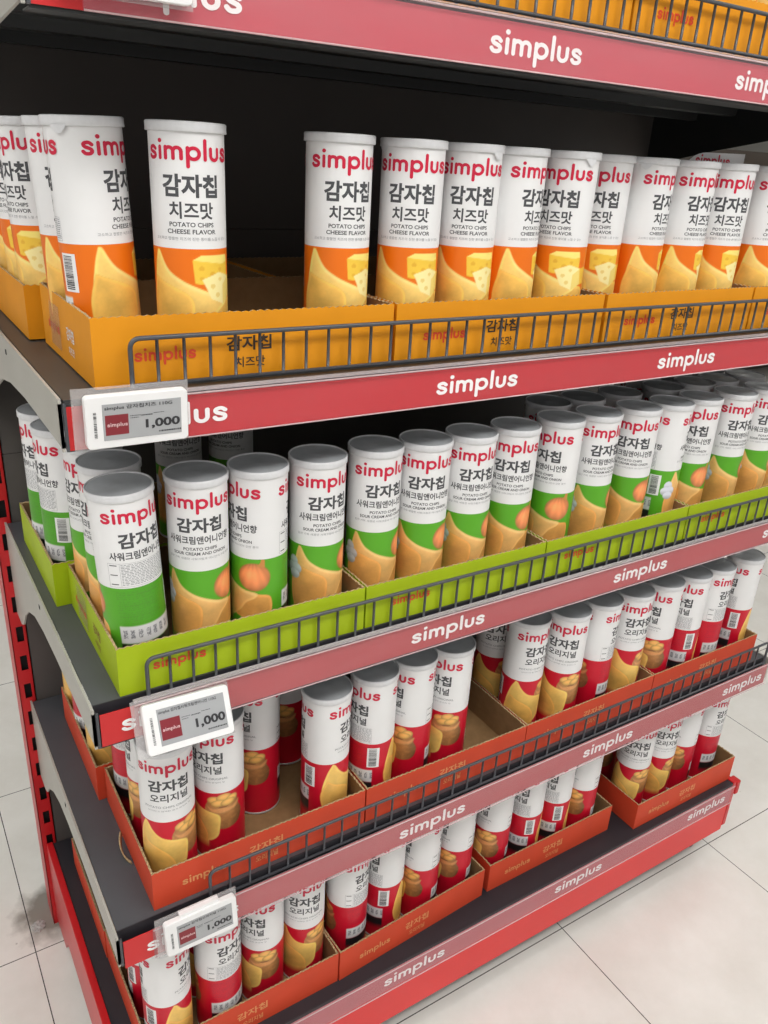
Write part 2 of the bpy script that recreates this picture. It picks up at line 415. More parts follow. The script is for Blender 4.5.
def lid_mesh():
    mb = MB(); R = .0391; H = HC
    mb.lathe([(.0376, H-.0095), (.0386, H-.0094), (R, H-.0088), (R-.0002, H-.0052), (R, H-.0016), (R-.0006, H-.0004), (R-.0013, H), (R-.0021, H-.0004), (R-.0026, H-.0016)], M['lid'], 96)
    mb.lathe([(R-.0026, H-.0016), (R-.007, H-.0019), (.006, H-.0018), (.0045, H-.0015), (.0002, H-.0014)], M['lidtop'], 96)
    return mb.mesh('lid')
def tab_mesh():
    """small tear tab on the lid skirt"""
    mb = MB(); v = []; f = []; n = 10; R = .0393
    for i in range(n+1):
        a = -.22 + .44*i/n; d = .009*math.sin(PI*i/n)+.001
        for z in (HC-.0085, HC-.0085-d*.8): v.append((R*math.cos(a), R*math.sin(a), z))
    for i in range(n): f.append((2*i, 2*i+1, 2*i+3, 2*i+2))
    mb.add(v, f, M['lid'], True); return mb.mesh('pull_tab')
def ring_mesh(z0, z1, r):
    mb = MB(); mb.lathe([(RB-.0002, z0-.0004), (r, z0), (r+.0004, (z0+z1)/2), (r, z1), (RB-.0002, z1+.0004)], M['rim'], 64); return mb.mesh('rim')

ZB = dict(cheese=.1305, onion=.1295, original=.1285)
BODY = {k: can_body(k, z) for k, z in ZB.items()}
LID, TAB, RIM_B = lid_mesh(), tab_mesh(), ring_mesh(.0006, .004, .0377)

CAM = Vector((-0.1526295, -0.81727145, 1.55865478))
S = {1: 1.7032+.008, 2: 1.3186+.008, 3: .9456+.008, 4: .5738+.008, 5: .2183+.008}
ZT = {k: v-.008 for k, v in S.items()}
BT = .0022    # carton floor thickness

KS = {1: 1.0, 2: 1.0, 3: 1.022, 4: 1.010, 5: 1.0075}
def place_can(flavour, shelf, x, y, alpha, label, group, lean=(0, 0), dz=0.0, tab=None):
    x, y = CAM.x + (x-CAM.x)*KS[shelf], CAM.y + (y-CAM.y)*KS[shelf]
    if shelf == 1: y -= .03
    az = math.atan2(CAM.y-y, CAM.x-x) + math.radians(alpha)
    t = empty('potato_chip_can', (x, y, S[shelf]+BT+dz), label, 'can', group)
    t.rotation_mode = 'XYZ'
    t.rotation_euler = (Matrix.Rotation(math.radians(lean[0]), 3, 'Y') @ Matrix.Rotation(math.radians(lean[1]), 3, 'X') @ Matrix.Rotation(az, 3, 'Z')).to_euler()
    for nm, me in (('body', BODY[flavour]), ('lid', LID), ('metal_rim', RIM_B)):
        o = bpy.data.objects.new(nm, me); col.objects.link(o); o.parent = t
        if flavour == 'cheese': k = 1.05 if nm == 'lid' else 1.03; o.scale = (k, k, 1.031)
    if tab is not None:
        o = bpy.data.objects.new('pull_tab', TAB); col.objects.link(o); o.parent = t; o.rotation_euler.z = math.radians(tab); k = 1.052 if flavour == 'cheese' else 1; o.scale = (k, k, 1.031 if flavour == 'cheese' else 1)
    return t

ORD = ['first', 'second', 'third', 'fourth', 'fifth', 'sixth', 'seventh', 'eighth', 'ninth', 'tenth', 'eleventh', 'twelfth', 'thirteenth', 'fourteenth', 'fifteenth', 'sixteenth', 'seventeenth']

# ---- cheese shelf (orange)
cheese = [(.0800, .120, 66, -100), (.162, .072, 4, None), (.343, .072, 20, None), (.444, .070, 1, -60), (.534, .072, 8, 45), (.612, .074, 60, None),
          (.704, .072, -17, 60), (.800, .098, -5, None), (.864+.018, .088, 62, -70), (.965, .078, 48, None), (1.052, .074, 22, None), (1.16, .074, 50, None), (1.245, .076, 12, None), (1.335, .074, -8, None)]
for i, (x, y, a, tb) in enumerate(cheese):
    place_can('cheese', 2, x, y, a, f'orange and white cheese flavor chip can, {ORD[i]} from the left in its front row', 'cheese chip cans in the orange cartons', tab=tb, lean=(-2.2, 0) if i == 0 else (0, 0))
place_can('cheese', 2, .0785, .206, 7, 'orange cheese chip can standing directly behind the leftmost front one', 'cheese chip cans in the orange cartons', lean=(-2.2, 0))
for k, (x, y, a) in enumerate([(.067, .330, -56), (.067, .411, -52), (.068, .492, -20)]):
    place_can('cheese', 2, x, y, a, f'orange cheese chip can in the rear carton at the left, {ORD[k]} from its front', 'cheese chip cans in the orange cartons', lean=(-2.0, 0))
place_can('cheese', 2, 1.17, .215, -2, 'orange cheese chip can standing behind the far right front cheese cans', 'cheese chip cans in the orange cartons')
# top shelf, only the feet of the cans show
for k, x in enumerate([.93, 1.01, 1.13, 1.21, 1.29, 1.37]):
    place_can('cheese', 1, x, .075, 10*k-20, 'orange chip can on the top shelf, cut off by the top edge of the photo', 'cheese chip cans on the top shelf')
t = empty('shelf_card', (1.000, .1215, S[2]+BT), 'white rounded card with a red shop name behind the far right cheese cans', 'card')
mb = MB(); W_, H_ = .146, .270; pts = [(W_, 0), (W_, H_+.002), (.05, H_)] + [(.05-.05*math.sin(a), H_-.03+.03*math.cos(a)) for a in np.linspace(.2, PI/2, 7)] + [(0, 0)]
mb.prism(pts, 'y', 0, .0012, M['white']); flat_text(mb, WM, .022, H_-.019, .086, .011, M['brand'], lambda a, b, l=0: (a, -.0004-l, b)); fix(mb.build('card', t))
# ---- sour cream shelf (green)
onion = [(.071, .051, -148, (-2.5, 0)), (.1515, .054, 3, (0, 0)), (.230, .051, -67, (0, 0)), (.3135, .052, 26, (0, 0)), (.4035, .056, 26, (0, 0)), (.4820, .051, 10, (0, 0)), (.5620, .051, 25, (0, 0)),
         (.6455, .052, 3, (0, 0)), (.7400, .055, -32, (0, 0)), (.8215, .054, 38, (0, 0)), (.9130, .053, 1, (0, 0)), (.9930, .052, 114, (0, 0)), (1.0750, .056, -6, (0, 0)), (1.170, .054, 42, (0, 0)), (1.258, .054, 44, (0, 0)), (1.338, .055, 0, (0, 0))]
for i, (x, y, a, l) in enumerate(onion):
    lb = {0: 'green chip can turned to its printed nutrition table, leftmost of the front row',
          2: 'green chip can showing a whole onion under a half-hidden name, third in the front row',
          11: 'green chip can turned to its barcode side, twelfth from the left in the front row'}.get(i, f'green and white sour cream onion chip can, {ORD[i]} from the left in the front row')
    place_can('onion', 3, x, y, a, lb, 'sour cream onion chip cans in the green cartons', lean=l)
sec = [(.071, .133, -35), (.071, .212, -42), (.786, .134, -160), (.865, .134, 150), (.955, .134, 170), (1.068, .134, 20), (1.155, .134, 60), (1.228, .136, 10), (1.312, .136, 0)]
for k, (x, y, a) in enumerate(sec):
    lb = ['green chip can right behind the leftmost front green can', 'green chip can, third deep behind the leftmost front green can'][k] if k < 2 else f'green chip can in the shaded second row of the right cartons, {ORD[k-2]} from its left'
    place_can('onion', 3, x, y, a, lb, 'sour cream onion chip cans in the green cartons')
for k, (x, y, a) in enumerate([(1.10, .215, 0), (1.19, .216, 90), (1.30, .216, 40), (.050, .296, 100), (.047, .375, 106), (.245, .40, 5), (.335, .40, -30)]):
    lb = [f'green chip can in the third row at the right end, {ORD[k]} from its left'] if k < 3 else \
         [['green chip can at the front of the rear left carton, barcode outward', 'green chip can second deep in the rear left carton, barcode outward', 'shaded green chip can standing deep behind the price tag', 'shaded green chip can standing deep to the right of the price tag'][k-3]]
    place_can('onion', 3, x, y, a, lb[0], 'sour cream onion chip cans in the green cartons')
# ---- original shelf (red)
red = [(.0955, .064, 4), (.177, .082, -34), (.3420, .060, 79), (.4290, .066, 126), (.5070, .072, -64), (.5840, .073, -37), (.7600, .080, 46), (.8420, .064, -4), (.926, .066, -88), (1.008, .062, 36),
       (1.094, .062, -37), (1.175, .060, 155), (1.250, .060, -105), (1.350, .062, 130)]
for i, (x, y, a) in enumerate(red):
    lb = {2: 'red chip can with its barcode forward, first one right of the empty carton space', 3: 'red chip can with its nutrition table and barcode forward, beside the barcode can',
          8: 'red chip can turned mostly to its blank side, ninth from the left, upper red shelf', 13: 'red chip can with barcode forward, farthest right on the upper red shelf'}.get(i, f'red original chip can, {ORD[i]} from the left in the upper red shelf front row')
    place_can('original', 4, x, y, a, lb, 'original chip cans on the upper red shelf')
for x, y, a, lb in [(.262, .140, -55, 'red chip can set back in the open floor of the first red carton'), (.352, .222, -52, 'shaded red chip can farthest back in the open first red carton'),
                    (.100, .145, -95, 'red chip can just behind the leftmost upper red shelf can'), (.098, .226, 112, 'red chip can third deep behind the leftmost upper red shelf can'),
                    (.180, .226, 20, 'red chip can deep behind the second upper red shelf can'),
                    (.763, .163, 10, 'shaded red chip can behind the seventh upper red shelf can'), (.85, .150, 60, 'shaded red chip can behind the eighth upper red shelf can'),
                    (.080, .320, -10, 'red chip can at the front of the rear left red carton'), (.078, .400, 100, 'red chip can second deep in the rear left red carton'),
                    (.079, .480, -20, 'red chip can deepest in the rear left red carton')]:
    place_can('original', 4, x, y, a, lb, 'original chip cans on the upper red shelf')
low = [(.074, .062, 73), (.159, .064, -138), (.241, .078, -35), (.319, .080, 5), (.407, .080, -115), (.486, .084, 123), (.566, .082, -72), (.650, .087, -65), (.747, .090, -56), (.830, .088, 145), (.909, .088, 145), (.988, .087, -60),
       (1.141, .078, 5), (1.220, .076, 30), (1.298, .078, -50), (1.382, .074, -105)]
for i, (x, y, a) in enumerate(low):
    lb = {1: 'red chip can with its nutrition table forward under the lowest price tag', 5: 'red chip can with a barcode forward in the second bottom carton',
          15: 'red chip can turned to small print, farthest right on the bottom shelf'}.get(i, f'red original chip can, {ORD[i]} from the left in the bottom shelf front row')
    place_can('original', 5, x, y, a, lb, 'original chip cans on the bottom shelf')
for x, y, a, lb in [(.072, .142, 60, 'red chip can behind the leftmost bottom shelf can'), (.152, .142, 20, 'red chip can behind the second bottom shelf can'),
                    (.236, .160, 0, 'red chip can behind the third bottom shelf can'), (.41, .168, 0, 'red chip can behind the fifth bottom shelf can'),
                    (.49, .172, 40, 'red chip can behind the sixth bottom shelf can'), (.83, .174, 40, 'red chip can behind the tenth bottom shelf can'),
                    (1.146, .174, -30, 'red chip can behind the first can of the last bottom carton')]:
    place_can('original', 5, x, y, a, lb, 'original chip cans on the bottom shelf')

# ------------------------------------------------------------------ cartons
def carton(kind, shelf, x0, w, y0, label, d=.243, h=.067, turn=0.0, print_front=True, print_side=False):
    body = dict(o=M['box_o'], g=M['box_g'], r=M['box_r'])[kind]
    brand = dict(o=M['box_ink'], g=M['box_ink'], r=M['box_tan'])[kind]; ko = dict(o=M['box_black'], g=M['box_ink'], r=M['box_tan'])[kind]
    sub = dict(o='치즈맛', g='사워크림', r='오리지널')[kind]
    t = empty('display_carton', (x0, y0-(.03 if shelf == 1 else 0), S[shelf]), label, 'carton', dict(o='orange cartons', g='green cartons', r='red cartons')[kind])
    t.rotation_euler.z = math.radians(turn)
    T = .003; r = random.Random(int(x0*1000)+shelf*77)
    def panel(name, p, q, flip):
        """upright corrugated wall from p to q, printed outside, raw inside, perforated top edge"""
        mb = MB(); p = np.array(p); q = np.array(q); L = np.linalg.norm(q-p); dr = (q-p)/L; nr = np.array([dr[1], -dr[0]])
        n = max(6, int(L/.0045)); o, i_, e = [], [], []
        for k in range(n+1):
            a = p+dr*L*k/n; z = h + (.0011 if k % 2 else -.0009)*(.4+.6*r.random())
            o.append((a[0], a[1], z)); b = a-nr*T; i_.append((b[0], b[1], z-.0006*r.random()))
        ob = [(v[0], v[1], .0002) for v in o]; ib = [(v[0], v[1], .0002) for v in i_]; N = n+1
        mb.add(o+ob, [(k, k+1, N+k+1, N+k) for k in range(n)], body)
        mb.add(i_+ib, [(k+1, k, N+k, N+k+1) for k in range(n)], M['kraft'])
        mb.add(o+i_, [(k+1, k, N+k, N+k+1) for k in range(n)], M['kraftedge'])
        mb.add([o[0], i_[0], ib[0], ob[0], o[-1], i_[-1], ib[-1], ob[-1]], [(0, 1, 2, 3), (4, 7, 6, 5)], body)
        return mb, (lambda u, z, l=0: (p[0]+dr[0]*u+nr[0]*(.0004+l), p[1]+dr[1]*u+nr[1]*(.0004+l), z))
    mb = MB(); mb.box(T, w-T, T, d-T, .0002, .0018, M['kraft']); mb.build('base_panel', t)
    mb, pl = panel('front_panel', (0, 0), (w, 0), False)
    if print_front and shelf == 1: flat_text(mb, WM, .042, .026, .066, .0095, brand, pl)
    elif print_front:
        flat_text(mb, WM, .042, .026, .066, .0095, brand, pl)
        if kind != 'g': flat_text(mb, text2d('감자칩', .022), .143, .030, .054, .0165, ko, pl); flat_text(mb, text2d(sub, .015), .153, .0115, .036, .0115, ko, pl)
    mb.build('front_panel', t)
    mb, pl = panel('side_panel', (0, d-T), (0, T), False)
    if print_side:
        flat_text(mb, WM, d-.21, .028, .060, .0085, brand, pl)
        ki = ko if kind != 'o' else M['tagframe']
        flat_text(mb, text2d('감자칩', .022), d-.115, .030, .034, .0150, M['kraft'] if kind == 'g' else ki, pl); flat_text(mb, text2d(sub, .015), d-.110, .0145, .026, .0095, M['kraft'] if kind == 'g' else ki, pl)
    mb.build('side_panel', t)
    if print_side:
        tp = MB(); tp.add([(-.0009, d-.2*d-.052, .010), (-.0009, d-.2*d, .010), (-.0009, d-.2*d, .060), (-.0009, d-.2*d-.052, .060)], [(0, 1, 2, 3)], M['tape']); tp.build('tape', t)
    mb, pl = panel('side_panel', (w, T), (w, d-T), False); mb.build('side_panel', t)
    mb, pl = panel('back_panel', (w, d), (0, d), False); mb.build('back_panel', t)
    return t

for k, (x0, w) in enumerate([(.0385, .360), (.403, .357), (.767, .341), (1.113, .318)]):
    carton('o', 2, x0, w, .024, f'orange cheese chip carton, {ORD[k]} from the left along the cheese shelf front', print_side=(k == 0), h=.073)
carton('o', 2, .023, .34, .288, 'orange carton behind the leftmost front carton of the cheese shelf')
carton('o', 2, .375, .34, .288, 'half-hidden orange carton deep behind the gap in the cheese cans')
for k, (x0, w) in enumerate([(-.0, .340), (.345, .348), (.697, .345), (1.047, .345)]):
    carton('o', 1, x0, w, .022, f'orange carton on the top shelf, {ORD[k]} from the left')
for k, (x0, w) in enumerate([(.033, .338), (.374, .331), (.708, .340), (1.051, .345)]):
    carton('g', 3, x0, w, .014, f'lime green carton, {ORD[k]} from the left along the shelf front', print_side=(k == 0), h=.066)
carton('g', 3, .013, .34, .262, 'lime green carton behind the leftmost green front carton')
for k, (x0, w) in enumerate([(.054, .340), (.397, .332), (.731, .332), (1.066, .332)]):
    carton('r', 4, x0, w, .019, f'red carton, {ORD[k]} from the left along the upper red shelf', print_side=False)
carton('r', 4, .042, .34, .268, 'red carton behind the leftmost upper red shelf carton')
for k, (x0, w, y0, tn) in enumerate([(.030, .332, .022, .6), (.365, .336, .024, 3.4), (.715, .341, .045, 0), (1.108, .336, .017, 0)]):
    carton('r', 5, x0, w, y0, f'red carton, {ORD[k]} from the left on the bottom shelf', turn=tn, h=.069)
carton('r', 5, .026, .34, .268, 'red carton behind the leftmost bottom shelf carton')
# torn flap hanging from the side of the leftmost red carton
o = empty('torn_carton_flap', (.054, .11, S[4]), 'torn curled strip of red carton beside the leftmost upper red carton', 'cardboard')
mb = MB(); pts = []
for k in range(13):
    t = k/12; pts.append((-.002-.007*math.sin(PI*t), .055-.050*t, .016-.014*t+.003*math.sin(2*PI*t)))
vs = []; 
for p in pts: vs += [(p[0], p[1], p[2]-.003), (p[0]-.002, p[1], p[2]+.005)]
mb.add(vs, [(2*i, 2*i+1, 2*i+3, 2*i+2) for i in range(12)], M['kraftedge'], True)
fl = mb.build('strip', o); sm = fl.modifiers.new('thick', 'SOLIDIFY'); sm.thickness = .002

# ------------------------------------------------------------------ shelves
L, D = 1.44, .585
PROF1 = [(0, -.050), (.20, -.062), (.30, -.072), (.446, -.097), (.55, -.118), (.621, -.125)]
PROF = [(0, -.050), (.20, -.050), (.30, -.056), (.37, -.068), (.43, -.092), (.48, -.125), (.52, -.165), (.545, -.178), (.5895, -.178)]
def bracket_mb(x, z, m):
    pf = PROF1 if z > 1.6 else PROF
    p = [(0.0, z+.001)] + [(a, z+b) for a, b in pf] + [(pf[-1][0], z+.001)]
    mb = MB(); mb.prism(p, 'x', x-.0015, x+.0015, m)
    mb.box(x-.0022, x+.0022, .30, .306, z-.020, z-.014, M['slot'])
    return mb

def rail_parts(t, k, x0, x1, z, h=.0454, y=0.0, phase=.0285):
    """red paper strip with the shop word, behind a clear ticket channel (t at origin)"""
    mb = MB(); cx = x0 + .040
    mb.box(x0, cx, y, y+.0012, z-h, z, M['strip'])
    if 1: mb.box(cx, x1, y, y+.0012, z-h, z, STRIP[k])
    n = 0
    while phase+.418*n < x1-.12:
        flat_text(mb, WM, phase+.418*n, z-h+.0135, .134, .0165, M['white_print'], lambda a, b, l=0: (a, y-.0004-l, b)); n += 1
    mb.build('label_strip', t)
    prof = [(y-.0002, z-h-.0006), (y-.0030, z-h-.0002), (y-.0036, z-h+.002), (y-.0036, z-h*.5), (y-.0034, z+.001), (y-.0040, z+.004), (y-.0020, z+.0058)]
    mb = MB(); v = [(cx, *p) for p in prof] + [(x1+.002, *p) for p in prof]; n = len(prof)
    mb.add(v, [(i, i+1, n+i+1, n+i) for i in range(n-1)], COVER[k], True)
    o = mb.build('clear_channel', t); o['label'] = 'clear scuffed plastic channel'
    mb = MB(); mb.tube([(cx, y-.0044, z+.0030), (x1+.002, y-.0044, z+.0030)], .0011, M['lip'], 8); mb.tube([(cx, y-.0034, z-h+.0002), (x1+.002, y-.0034, z-h+.0002)], .0009, M['lip'], 8); 
    if k < 4: mb.prism([(y-.0036, z+.0050), (y-.0034, z+.0058), (y+.003, z+.0076), (y+.003, z+.0068)], 'x', cx, x1+.002, M['lipdim'])
    mb.build('channel_lip', t)

for k in (1, 2, 3, 4):
    z = ZT[k]; s = S[k]
    nm = {1: 'top metal shelf whose dark underside shows above the cheese cans', 2: 'grey metal shelf carrying the orange cheese cartons', 3: 'grey metal shelf carrying the green cartons', 4: 'grey metal shelf carrying the upper row of red cartons'}[k]
    t = empty('gondola_shelf', (0, -.03 if k == 1 else 0, 0), nm, 'shelf', 'gondola shelves')
    dk = M['deckwarm'] if k == 2 else M['deck']
    yf = .0035 if k < 3 else .0125
    mb = MB(); mb.box(0, L, yf, D, s-.0016, s-.0002, dk)
    mb.box(0, L, yf-.0013, yf+.0001, z-.048, s-.0002, M['deckdark'] if k > 2 else M['wire'])
    if k > 2: mb.box(0, L, .0013, .0125, z-.0480, z-.0466, M['deckdark']); d_ = mb.build('deck', t)
    mb = MB(); mb.box(.002, L-.002, yf+.0005, D, s-.006, s-.0018, M['under']); mb.box(.002, L-.002, .0040, .030, z-.048, z-.0465, M['under'])
    for yy in (.10, .245, .40): mb.prism([(yy, s-.006), (yy+.004, z-.022), (yy+.034, z-.022), (yy+.038, s-.006)], 'x', .003, L-.003, M['under'])
    mb.box(.002, L-.002, .5, .52, z-.03, s-.006, M['under']); mb.box(.002, L-.002, D-.002, D+.033 if k == 1 else D+.004, s-.006, s-.0018, M['under']); mb.build('underside', t)
    for x in (-.0025, L+.0025):
        b = bracket_mb(x, s, M['under'] if (k == 1 and x > 1) else M['bracket']); fix(b.build('bracket', t))  # top shelf's right bracket takes the dark underside tone, its shade painted in
    mb = MB(); mb.box(-.004, -.001, .0, .0035, z-.046, s-.004, M['bracket']); mb.box(.0, .003, -.001, .002, z-.046, z+.004, M['wire']); mb.build('front_hook', t)
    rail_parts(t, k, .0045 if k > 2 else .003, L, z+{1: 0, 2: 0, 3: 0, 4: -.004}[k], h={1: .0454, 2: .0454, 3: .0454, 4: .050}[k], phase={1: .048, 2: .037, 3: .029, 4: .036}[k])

# front wire fences
for k, x0 in ((1, .05), (2, .073), (3, .0645), (4, .131)):
    s = S[k] - {1: 0, 2: 0, 3: .010, 4: .014}[k]; top = s+{1: .053, 2: .053, 3: .059, 4: .060}[k]; y = .0046 if k > 2 else .011; x1 = L-.012
    t = empty('wire_fence', (0, -.03 if k == 1 else 0, 0), {1: 'grey wire fence in front of the top shelf cartons', 2: 'grey wire fence in front of the orange cheese cartons', 3: 'grey wire fence in front of the green cartons', 4: 'grey wire fence in front of the upper red cartons'}[k], 'fence', 'wire shelf fences')
    mb = MB(); r = .010
    path = [(x0, y, s+.0015)] + [(x0, y, s+.02)] + [(x0+r-r*math.cos(a), y, top-r+r*math.sin(a)) for a in np.linspace(0, PI/2, 7)] + \
           [(x1-r+r*math.sin(a), y, top-r+r*math.cos(a)) for a in np.linspace(0, PI/2, 7)] + [(x1, y, s+.02), (x1, y, s+.0015)]
    mb.tube(path, .0026, M['wire'], 10); mb.build('frame_wire', t)
    mb = MB(); mb.tube([(x0, y+.002, s+.004), (x1, y+.002, s+.004)], .0023, M['wire'], 8); mb.build('bottom_wire', t)
    bar = MB(); bar.tube([(0, 0, 0), (0, 0, top-s-.003)], .0019, M['wire'], 8); bm_ = bar.mesh('upright_wire')
    n = int((x1-x0)/{1: .0272, 2: .0293, 3: .0293, 4: .0310}[k])
    for i in range(1, n+1):
        o = bpy.data.objects.new('upright_wire', bm_); col.objects.link(o); o.parent = t; o.location = (x0+i*(x1-x0)/(n+1), y+.0035, s+.0015)

# ------------------------------------------------------------------ base unit
t = empty('shelving_plinth', (0, 0, 0), 'red base plinth of the shelving with dark deck and bottom price strip', 'shelf base')
z = ZT[5]; s = S[5]
mb = MB(); mb.box(.0, L, .003, D, s-.004, s-.0002, M['deckdark']); mb.box(0, L, .001, .0028, z-.002, s-.0002, M['deckdark']); mb.build('deck', t)
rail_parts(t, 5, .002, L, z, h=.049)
mb = MB(); mb.prism([(.0015, z-.049), (.0015, .082), (.006, .076), (.012, .076), (.012, z-.049)], 'x', .0, L, M['kick']); fix(mb.build('kick_plate', t))
for x in (-.0125, L):
    mb = MB(); mb.prism([(0.0, .095), (.0, s+.003), (.588, s+.003), (.588, .02), (.50, .02), (.46, .075), (.02, .075)], 'x', x, x+.0125, M['redpaint']); o = bevel(fix(mb.build('side_panel', t)), .0015)
mb = MB(); mb.box(L+.0125, L+.026, -.003, .020, z-.030, z+.010, M['redpaint']); bevel(mb.build('end_cap', t), .003)
for x, y in ((.03, .06), (L-.03, .06), (.03, .52), (L-.03, .52), (.7, .06)):
    mb = MB(); mb.lathe([(.0, .001), (.016, .001), (.016, .007), (.006, .010), (.006, .080)], M['wire'], 20); o = mb.build('levelling_foot', t); o.location = (x, y, 0)

# uprights with slotted fronts
def upright(x0, x1, label):
    t = empty('slotted_upright', (0, 0, 0), label, 'post', 'slotted uprights')
    mb = MB(); y = .590; a, b = x0+.0095, x0+.0215; zt = 2.25; p = .0622
    mb.box(x0, a, y, y+.0016, .0, zt, M['redpaint']); mb.box(b, x1, y, y+.0016, .0, zt, M['redpaint'])
    z = .03; prev = 0
    while z < zt-.05:
        mb.box(a, b, y, y+.0016, prev, z, M['redpaint']); prev = z+.032; z += p
    mb.box(a, b, y, y+.0016, prev, zt, M['redpaint'])
    mb.box(x0, x0+.0016, y, y+.060, 0, zt, M['redpaint']); mb.box(x1-.0016, x1, y, y+.060, 0, zt, M['redpaint'])
    mb.build('post', t)
    mb = MB(); mb.box(x0+.002, x1-.002, y+.012, y+.058, .001, zt-.001, M['slot']); mb.build('slot_shade_fill', t)  # near-black fill paints the shade seen through the slots of the hollow post
    return t
upright(-.0200, .0075, 'red slotted steel upright at the left end of the shelving')

t = empty('back_panel', (0, 0, 0), 'dark metal back panels behind all the shelves', 'panel')
zz = .215
mb = MB(); mb.box(.008, L+.004, .5985, .602, .2, 2.2, M['back']); mb.build('backing_sheet', t)
for h in (.30, .28, .28, .36, .36, .40):
    mb = MB(); mb.box(.008, L+.004 if 1 else 0, .5885 if 0 else .592, .598, zz+.0003, zz+h-.0003, M['back']); bevel(mb.build('panel', t), .001); zz += h
# rear face of the double-sided run
t = empty('rear_shelf_side', (0, 0, 0), 'pale metal shelf bracket on the hidden rear side, beyond the left upright', 'shelf')
mb = MB(); mb.prism([(.652, .60), (.652, .98), (1.02, .98), (1.02, .90), (.86, .86), (.72, .66)], 'x', .0, .004, M['bracket']); fix(mb.build('bracket', t))
mb = MB(); mb.box(.004, L, .652, 1.02, .975, .98, M['deck']); mb.build('deck', t)

# ------------------------------------------------------------------ price tags
def price_tag(c, w, h, tilt, roll, lines, label, price='1,000', clip=False):
    t = empty('price_tag', c, label, 'price tag', 'electronic price tags')
    X = Vector((math.cos(roll), 0, math.sin(roll))); U = Vector((-math.sin(roll), 0, math.cos(roll)))
    U = math.cos(tilt)*U + math.sin(tilt)*Vector((0, 1, 0)); N = U.cross(X).normalized() * 1.0
    # local x -> X, local z -> U, local -y faces out
    Rm = Matrix((X, X.cross(U)*-1, U)).transposed(); t.rotation_euler = Rm.to_euler()
    hw, hh = w/2, h/2
    mb = MB(); r = .0045; pts = []
    for cx, cz, a0 in ((hw-r, hh-r, 0), (-hw+r, hh-r, 90), (-hw+r, -hh+r, 180), (hw-r, -hh+r, 270)):
        pts += [(cx+r*math.cos(math.radians(a0+q)), cz+r*math.sin(math.radians(a0+q))) for q in (0, 22, 45, 68, 90)]
    mb.prism(pts, 'y', -.004, .006, M['tagframe']); o = bevel(fix(mb.build('case', t)), .0012, 3)
    sx0, sx1, sz0, sz1 = -hw+.0165, hw-.0075, -hh+.0085, hh-.0085
    f = lambda y: (lambda a, b, l=0: (a, y-l, b))
    mb = MB(); mb.box(sx0, sx1, -.0046, -.0040, sz0, sz1, M['screen']); H = sz1-sz0; W = sx1-sx0
    flat_text(mb, text2d(lines[0], .02), sx0+.002, sz1-.0068, W*.86, .0050, M['blackink'], f(-.00475))
    mb.add([f(-.00475)(a, b) for a, b in ((sx0+.002, sz0+H*.14), (sx0+.002+W*.29, sz0+H*.14), (sx0+.002+W*.29, sz0+H*.70), (sx0+.002, sz0+H*.70))], [(0, 1, 2, 3)], M['tagred'])
    flat_text(mb, WM, sx0+.004, sz0+H*.38, W*.25, .0028, M['taglogo'], f(-.0049))
    flat_text(mb, text2d(price, .035), sx0+W*.53, sz0+H*.20, W*.45, H*.29, M['blackink'], f(-.00475))
    rr = random.Random(len(lines[0]))
    for a0, a1, zc, hh_ in ((.34, .46, .62, .0007), (.48, .62, .60, .0012), (.64, .76, .64, .0007), (.34, .44, .56, .0007), (.70, .98, .09, .0016)):
        a = sx0+W*a0
        while a < sx0+W*a1:
            l = rr.uniform(.0006, .0018); mb.add([f(-.00475)(p, q) for p, q in ((a, sz0+H*zc), (a+l, sz0+H*zc), (a+l, sz0+H*zc+hh_), (a, sz0+H*zc+hh_))], [(0, 1, 2, 3)], M['blackink']); a += l+.0005
    mb.build('screen', t)
    mb = MB(); q = -hh+.012
    while q < hh-.016:
        l = rr.choice([.0004, .0007, .001]); mb.add([f(-.0042)(a, b) for a, b in ((-hw+.0075, q), (-hw+.0105, q), (-hw+.0105, q+l), (-hw+.0075, q+l))], [(0, 1, 2, 3)], M['ink']); q += l+rr.choice([.0004, .0008])
    mb.build('barcode', t)
    mb = MB(); mb.box(-hw-.010, hw+.004, .0065, .0078, -hh-.003, hh+.006, M['clear']); mb.build('clear_holder', t)
    if clip: mb = MB(); mb.box(-hw*.55, hw*.55, -.001, .010, hh-.0005, hh+.0045, M['tagframe']); bevel(mb.build('clip', t), .001)
    return t
price_tag((.069, -.0128, 1.304), .104, .055, math.radians(-3), 0.0, ['simplus 감자칩치즈 110G'], 'white electronic price tag reading 1,000 on the rail below the orange cartons')
price_tag((.103, -.022, .920), .108, .061, math.radians(27), -.030, ['simplus 감자칩사워크림앤어니언 110G'], 'white price tag reading 1,000, tilted upward below the green cartons')
price_tag((.109, -.0150, .558), .104, .055, math.radians(6), .012, ['simplus 감자칩오리지널 110G'], 'white price tag reading 1,000 on the lowest fenced shelf edge', clip=True)
price_tag((.077, -.0428, 1.6975), .108, .055, math.radians(-3), 0.0, ['simplus 감자칩치즈 110G'], 'white price tag cut off by the top edge of the photo')

